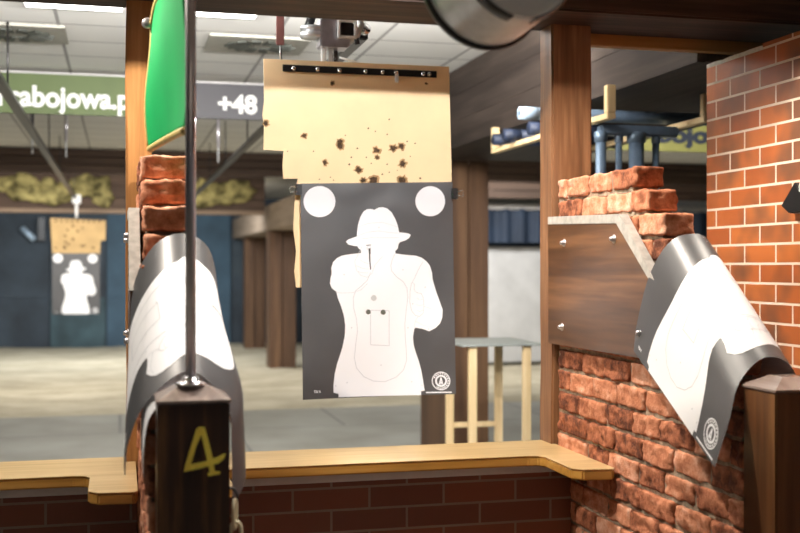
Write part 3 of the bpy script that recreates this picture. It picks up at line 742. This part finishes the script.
# draped sheets
def catmull(P, tt):
    n = len(P)-1; s = min(max(tt, 0), .99999)*n; i = int(s); f = s-i
    g = lambda k: P[k] if 0 <= k <= n else (P[0]*2-P[1] if k < 0 else P[n]*2-P[n-1])
    a, b, c, d = g(i-1), g(i), g(i+1), g(i+2)
    return ((b*2) + (c-a)*f + (a*2-b*5+c*4-d)*f*f + (b*3-a-c*3+d)*f*f*f)*.5
def drape(F, Nn, bulge=.0):
    def prof(u):
        P = [a*(1-u)+b*u for a, b in zip(F, Nn)]
        for p in P: p.z = p.z
        K = 60; pts = [catmull(P, k/K) for k in range(K+1)]; L = [0]
        for a, b in zip(pts, pts[1:]): L.append(L[-1]+(b-a).length)
        return pts, L
    cache = {}
    def pt(u, v):
        key = round(u, 5)
        if key not in cache: cache[key] = prof(key)
        pts, L = cache[key]; s = min(max(v, 0), 1)*L[-1]
        lo, hi = 0, len(L)-1
        while hi-lo > 1:
            md = (lo+hi)//2
            if L[md] <= s: lo = md
            else: hi = md
        f = (s-L[lo])/max(L[hi]-L[lo], 1e-9); p = pts[lo].lerp(pts[hi], f)
        k = min(max((v-.5)/.25, 0), 1); return p + Vector((bulge*sin(pi*u**3)*k*k*(3-2*k), 0, 0))
    def fm(u, v, off):
        p = pt(u, v); e = .004
        du = pt(min(u+e, 1), v)-pt(max(u-e, 0), v); dv = pt(u, min(v+e, 1))-pt(u, max(v-e, 0))
        n = du.cross(dv).normalized(); return p + n*off
    return fm
V = lambda x, y, h: Vector((x, y, Z(h)))
RF = [V(1.568, 3.225, -.258), V(1.562, 3.11, -.05), V(1.590, 3.035, .065), V(1.650, 3.005, .098), V(1.708, 2.99, .070), V(1.735, 3.0, -.09), V(1.765, 3.0, -.28)]
RN = [V(1.490, 2.586, -.519), V(1.535, 2.59, -.40), V(1.572, 2.60, -.30), V(1.650, 2.60, -.238), V(1.735, 2.60, -.280), V(1.775, 2.61, -.45), V(1.79, 2.62, -.70)]
t = thing('draped_target', (1.65, 2.8, Z(-.52)), 'black and white paper target draped over the right brick partition, glossy grey margin', 'paper target', 'paper targets draped over the partitions')
build_sheet(drape(RF, RN), 30, 44).build('printed_sheet', t)
LF = [V(.035, 3.17, -.30), V(.030, 3.06, -.08), V(.078, 3.0, .045), V(.155, 2.98, .088), V(.232, 3.0, .045), V(.262, 3.05, -.1), V(.28, 3.08, -.30)]
LN = [V(.010, 2.585, -.475), V(.012, 2.585, -.42), V(.055, 2.60, -.315), V(.155, 2.60, -.240), V(.242, 2.60, -.325), V(.250, 2.59, -.42), V(.252, 2.58, -.545)]
t = thing('draped_target', (.155, 2.8, Z(-.52)), 'brightly lit white paper target draped over the left brick pillar behind the steel pole', 'paper target', 'paper targets draped over the partitions')
build_sheet(drape(LF, LN, .036), 30, 44, circles=False).build('printed_sheet', t)
# a second sheet below, its white back showing
def under(u, v, off):
    q = drape([p+Vector((0, -.02, -.02)) for p in LF], [V(.046, 2.535, -.47), V(.048, 2.54, -.40), V(.068, 2.57, -.33), V(.155, 2.61, -.262), V(.238, 2.61, -.36), V(.240, 2.62, -.40), V(.240, 2.63, -.43)])
    return q
uq = under(0, 0, 0); mb = MB(); b = bmesh.new(); g = [[b.verts.new(uq(.78+.22*i/16, j/36, -.004)) for j in range(37)] for i in range(17)]
for i in range(16):
    for j in range(36): b.faces.new((g[i][j], g[i+1][j], g[i+1][j+1], g[i][j+1]))
mb._merge(b, M['pw'], True); tag(mb.build('blank_sheet'), 'white blank paper under the draped target, peeking out left of post four', 'paper')

# ------------------------------------------------------------------ green pennant
t = thing('green_pennant', (.12, 2.85, Z(.33)), 'bright green cloth pennant with gold braid edges hanging behind the steel pole', 'pennant')
def penn(u, v):   # u: near pole 0 -> far 1
    y = 2.53+.66*u; x = .142-.062*u+.006*sin(u*pi)
    top = .74-.02*u; bot = .325+.012*sin(u*pi*.9)-.02*(1-u)
    if u > .9: top -= (u-.9)*.5
    return Vector((x+.008*sin(v*5+u*3), y, Z(bot+(top-bot)*v)))
b = bmesh.new(); g = [[b.verts.new(penn(i/30, j/24)) for j in range(25)] for i in range(31)]
for i in range(30):
    for j in range(24): b.faces.new((g[i][j], g[i+1][j], g[i+1][j+1], g[i][j+1]))
mb = MB(); mb._merge(b, M['green'], True); o = mb.build('cloth', t)
sm = o.modifiers.new('thickness', 'SOLIDIFY'); sm.thickness = .004
tag(MB().tube([penn(1, k/12) for k in range(13)], .007, M['hem'], 8).build('edge_braid', t), 'gold braid')
MB().tube([penn(k/14, 1) for k in range(15)], .010, M['hem'], 8).build('edge_braid', t)
MB().tube([penn(k/14, 0) for k in range(15)], .010, M['hem'], 8).build('edge_braid', t)
p = penn(1, 1)
MB().lathe([(.008, 0), (.014, .003), (.016, .008), (.011, .012), (0, .013)], p+Vector((-.012, 0, .01)), (-.3, -1, 0), M['pole'], 16).build('end_cap', t)

# ------------------------------------------------------------------ hanging signs
t = thing('hanging_sign', (-1, 8.25, Z(1.08)), 'long olive green sign with white lettering abojowa.p at the upper left', 'sign', 'long signs hanging under the ceiling')
MB().box((-3.6, 8.25, Z(1.083)), (.245, 8.29, Z(1.365)), M['signgreen'], .004).build('sign_board', t)
MB().box((-3.6, 8.235, Z(1.365)), (.245, 8.30, Z(1.375)), M['white_trim'], .002).build('top_rail', t)
MB().text('cabojowa.pl', .205, (0, 8.247, Z(1.135)), M['letter'], bold=.006, fit=(-.762, .105)).text('strzelni', .205, (0, 8.247, Z(1.135)), M['letter'], bold=.006, fit=(-1.32, -.80)).build('lettering', t)
t = thing('hanging_sign', (1.1, 8.25, Z(1.08)), 'dark grey sign with white plus 48 left of the cardboard', 'sign', 'long signs hanging under the ceiling')
MB().box((.25, 8.25, Z(1.088)), (2.25, 8.29, Z(1.345)), M['signgrey'], .004).build('sign_board', t)
MB().box((.25, 8.235, Z(1.345)), (2.25, 8.30, Z(1.355)), M['white_trim'], .002).build('top_rail', t)
MB().text('+48', .185, (.70, 8.247, Z(1.135)), M['letter'], bold=.006, fit=(.70, .985)).build('lettering', t)
t = thing('hanging_sign', (5.3, 8.6, Z(1.0)), 'olive yellow sign with dark lettering seen between the pipes and the tiled wall', 'sign', 'long signs hanging under the ceiling')
MB().box((3.45, 8.6, Z(.98)), (8, 8.64, Z(1.33)), M['signyellow'], .004).build('sign_board', t)
MB().text('bojowa', .19, (4.20, 8.597, Z(1.06)), M['letter_d'], bold=.01, fit=(4.42, 5.2)).build('lettering', t)
# thin rods under the signs
for x, y, l, h in ((-.70, 9.6, 'thin steel rod hanging below the green sign beside the rail', .93), (-.47, 10.4, 'thicker steel rod hanging below the green sign', .98), (.62, 9.8, 'thin steel rod hanging below the dark sign', .93), (.9, 10.6, 'thin rod below the dark sign, nearer the cardboard', .98)):
    t = thing('hanger_rod', (x, y, Z(h)), l, 'rod', 'rods hanging below the signs')
    MB().tube([(x, y, Z(h)), (x, y, Z(1.398))], .007, M['steel'], 8).build('rod', t)
    MB().tube([(x, y, Z(1.12)), (x, y, Z(1.398))], .016, M['pole'], 10).build('sleeve', t)

# ------------------------------------------------------------------ rack, rolls and pipes
t = thing('hanging_rack', (2.5, 5.7, Z(.70)), 'pine rack with upright ends hanging under the dark plank beam', 'rack')
for x in (2.255, 2.76):
    MB().box((x-.022, 4.85, Z(.700)), (x+.022, 6.55, Z(.728)), M['pine'], .003).build('rail', t)
    for y in (4.85, 6.51): MB().box((x-.022, y, Z(.729)), (x+.022, y+.04, Z(.86 if x < 2.5 else .838)), M['pine'], .003).build('upright', t)
for i, (y, h, r, x0, x1, m, l) in enumerate(((5.22, .764, .032, 1.93, 3.1, 'bluepipe', 'blue grey pipe lying across the pine rack, nearest, with pale end'), (6.35, .765, .034, 2.18, 3.0, 'navy', 'dark navy roll lying across the far end of the pine rack'), (6.1, .765, .034, 2.16, 3.0, 'navy', 'second dark navy roll lying on the pine rack'), (5.8, .767, .036, 2.2, 3.0, 'navy', 'navy roll in the middle of the pine rack'))):
    t = thing('storage_roll', ((x0+x1)/2, y, Z(h)), l, 'roll', 'rolls and pipes on the pine rack')
    MB().tube([(x0, y, Z(h)), (x1, y, Z(h))], r, M[m], 16).build('tube', t)
    MB().lathe([(r*.5, 0), (r*1.02, 0), (r*1.02, -.10), (r*.5, -.10)], (x0-.002, y, Z(h)), (-1, 0, 0), M['palepipe' if i == 0 else 'navy'], 16).build('end_sleeve', t)
t = thing('pipe_frame', (2.6, 5.05, 0), 'blue grey steel pipe frame standing behind the top of the right brick partition', 'pipe frame')
MB().box((2.28, 5.02, Z(.645)), (2.70, 5.08, Z(.695)), M['bluepipe'], .008).build('header', t)
for x, r in ((2.29, .026), (2.385, .017), (2.48, .038), (2.585, .017)):
    MB().tube([(x, 5.05, 0), (x, 5.05, Z(.65))], r, M['bluepipe'], 20).build('upright_pipe', t)
    MB().lathe([(r, 0), (r*1.25, .004), (r*1.25, .05), (r, .054)], (x, 5.05, Z(.61)), (0, 0, 1), M['bluepipe'], 16).build('collar', t)

# ------------------------------------------------------------------ pine framed table
t = thing('pine_table', (2.37, 7.05, 0), 'grey topped table on slim pine legs in front of the wide timber column', 'table')
MB().box((2.12, 6.78, Z(-.515)), (2.68, 7.42, Z(-.50)), M['table'], .003).build('tabletop', t)
for x, y in ((2.20, 6.80), (2.57, 6.80), (2.20, 7.31), (2.555, 7.31)):
    MB().box((x-.025, y, 0), (x+.025, y+.045, Z(-.516)), M['pine'], .003).build('leg', t)
MB().box((2.226, 7.315, Z(-1.11)), (2.529, 7.345, Z(-1.075)), M['pine'], .003).build('crossbar', t)

# ------------------------------------------------------------------ fitting on the tiled wall
t = thing('wall_fitting', (2.29, 3.42, Z(.2)), 'black and white fitting on the tiled wall at the right edge', 'wall fitting')
b = bmesh.new()
MB().prism([(3.49, Z(.215)), (3.44, Z(.185)), (3.30, Z(.19)), (3.30, Z(.245)), (3.38, Z(.262)), (3.405, Z(.295))], 0, 2.27, 2.332, M['black'], .004).build('bracket', t)
MB().lathe([(0, 0), (.035, .004), (.045, .02), (.045, .04), (0, .05)], (2.315, 3.345, Z(.265)), (-1, 0, .1), M['whitep'], 20).build('cap', t)

# ------------------------------------------------------------------ round spotlight above the stall
def spot_body():
    near = Vector((.803, 2.16, Z(.640))); far_ = Vector((.772, 2.32, Z(.625)))
    ax = (far_-near).normalized(); L = (far_-near).length; dn = Vector((0, 0, -1))
    t = thing('stall_spotlight', tuple(near), 'large round brushed metal spotlight with black rim at the top edge', 'spotlight')
    MB().lathe([(.126, .0), (.130, .003), (.132, .02), (.145, L-.01), (.147, L)], near, ax, M['housing'], 64, u0=dn).build('housing', t)
    MB().lathe([(.146, L-.008), (.1525, L-.007), (.154, L), (.152, L+.010), (.142, L+.010), (.140, L-.002)], near, ax, M['black'], 64, u0=dn).build('front_rim', t)
    MB().lathe([(0, .010), (.10, .006), (.118, .012), (.127, .0)], near, ax, M['whitep'], 64, u0=dn).build('back_plate', t)
    for a0, a1 in ((.2, 1.9), (2.2, 4.1), (4.4, 6.08)):
        MB().lathe([(.130, -.001), (.1335, .004), (.1355, .026), (.1325, .028)], near, ax, M['black'], 40, a0, a1, u0=dn).build('vent_slot', t)
    MB().lathe([(0, -.03), (.05, -.028), (.072, -.016), (.08, .004)], near, ax, M['chrome'], 40).build('hub', t)
    MB().box((near.x-.012, near.y+.07, Z(.775)), (near.x+.012, near.y+.10, Z(1.39)), M['black'], .003).build('stem', t)
    MB().lathe([(0, L-.03), (.135, L-.02)], near, ax, M['lampface'], 40).build('lens', t)
spot_body()

# ------------------------------------------------------------------ lights
def light(kind, name, loc, energy, col=(1, .93, .82), size=.1, rot=None, aim=None, cone=60, blend=.3, sy=None):
    l = bpy.data.lights.new(name, kind); l.energy = energy; l.color = col
    if kind == 'AREA':
        l.size = size
        if sy: l.shape = 'RECTANGLE'; l.size_y = sy
    else: l.shadow_soft_size = size
    if kind == 'SPOT': l.spot_size = radians(cone); l.spot_blend = blend
    o = bpy.data.objects.new(name, l); COL.objects.link(o); o.location = loc
    if aim: o.rotation_euler = (Vector(aim)-Vector(loc)).to_track_quat('-Z', 'Y').to_euler()
    return o
W = (1, .90, .78)
light('SPOT', 'stall_lamp', (.80, 3.30, Z(1.36)), 225, W, .03, aim=(1.6, 3.30, Z(-.1)), cone=80, blend=.45)
light('SPOT', 'stall_lamp', (.78, 3.30, Z(1.36)), 150, W, .03, aim=(.0, 3.30, Z(-.1)), cone=80, blend=.45)
light('SPOT', 'stall_lamp', (-.70, 3.30, Z(1.36)), 170, W, .03, aim=(-.7, 3.45, 0), cone=150, blend=.5)
light('SPOT', 'stall_lamp', (2.00, 2.90, Z(1.36)), 85, W, .03, aim=(2.66, 2.90, Z(-.3)), cone=77, blend=.12)
light('SPOT', 'target_lamp', (.95, 2.20, Z(1.37)), 262, (1, .975, .96), .03, aim=(1.0, 4.4, Z(.15)), cone=36, blend=.25)
light('SPOT', 'drape_lamp', (.70, 2.36, Z(.60)), 34, (1, .97, .93), .06, aim=(.12, 2.78, Z(-.32)), cone=50, blend=.4)
light('AREA', 'range_lamp', (-.2, 5.2, Z(1.30)), 45, (1, .97, .93), 1.2, aim=(-.2, 8.2, Z(.2)), sy=.3)
light('AREA', 'range_lamp', (1.4, 5.2, Z(1.30)), 45, (1, .97, .93), 1.2, aim=(1.6, 8.2, Z(.2)), sy=.3)
light('AREA', 'ceiling_fill', (-.4, 4.25, Z(1.02)), 85, (1, .98, .95), 1.2, aim=(-.4, 6.2, Z(1.4)), sy=.1)  # added fill, no fixture: two unseen areas behind the beam brighten the ceiling
light('AREA', 'ceiling_fill', (1.0, 4.6, Z(1.10)), 80, (1, .98, .95), 1.0, aim=(1.0, 6.4, Z(1.4)), sy=.06)
light('AREA', 'range_lamp', (.9, 9.6, Z(1.34)), 80, (1, .97, .93), 1.2, aim=(.9, 10.6, 0), sy=.3)
light('AREA', 'range_lamp', (-.8, 14.6, Z(1.34)), 145, (1, .96, .9), 3, aim=(-.8, 15.8, 0), sy=.4)
light('AREA', 'range_lamp', (-.4, 18.2, Z(1.3)), 220, (.95, .98, 1), 4, aim=(-.4, 20.5, 0), sy=.4)
light('AREA', 'range_lamp', (5, 14.6, Z(1.34)), 160, (1, .98, .95), 3, aim=(5, 16.4, 0), sy=.4)
light('AREA', 'range_lamp', (4.2, 6.8, Z(1.34)), 50, (1, .96, .9), 1.2, aim=(4.2, 8.8, Z(0)), sy=.3)
light('AREA', 'camera_side_fill', (.3, -.8, Z(1.36)), 9, (1, .82, .62), 1.2, aim=(.5, 1.2, 0), sy=.6)  # added fill behind the camera, lifts the spotlight body and near faces
w = bpy.data.worlds.new('World'); SC.world = w; w.use_nodes = True
w.node_tree.nodes['Background'].inputs[0].default_value = (.95, .95, 1, 1); w.node_tree.nodes['Background'].inputs[1].default_value = .05

# ------------------------------------------------------------------ camera
cam = bpy.data.cameras.new('camera'); co = bpy.data.objects.new('camera', cam); COL.objects.link(co)
cam.sensor_width = 36; cam.lens = 1111/800*36; co.location = (0, 0, CAMZ); co.rotation_euler = (pi/2, 0, -.24689)
cam.clip_start = .05; cam.clip_end = 100
cam.dof.use_dof = True; cam.dof.focus_distance = 3.75; cam.dof.aperture_fstop = 2.6
SC.camera = co
SC.view_settings.view_transform = 'Standard'; SC.view_settings.look = 'None'; SC.view_settings.gamma = 1; SC.view_settings.exposure = .08
SC.view_settings.use_curve_mapping = False
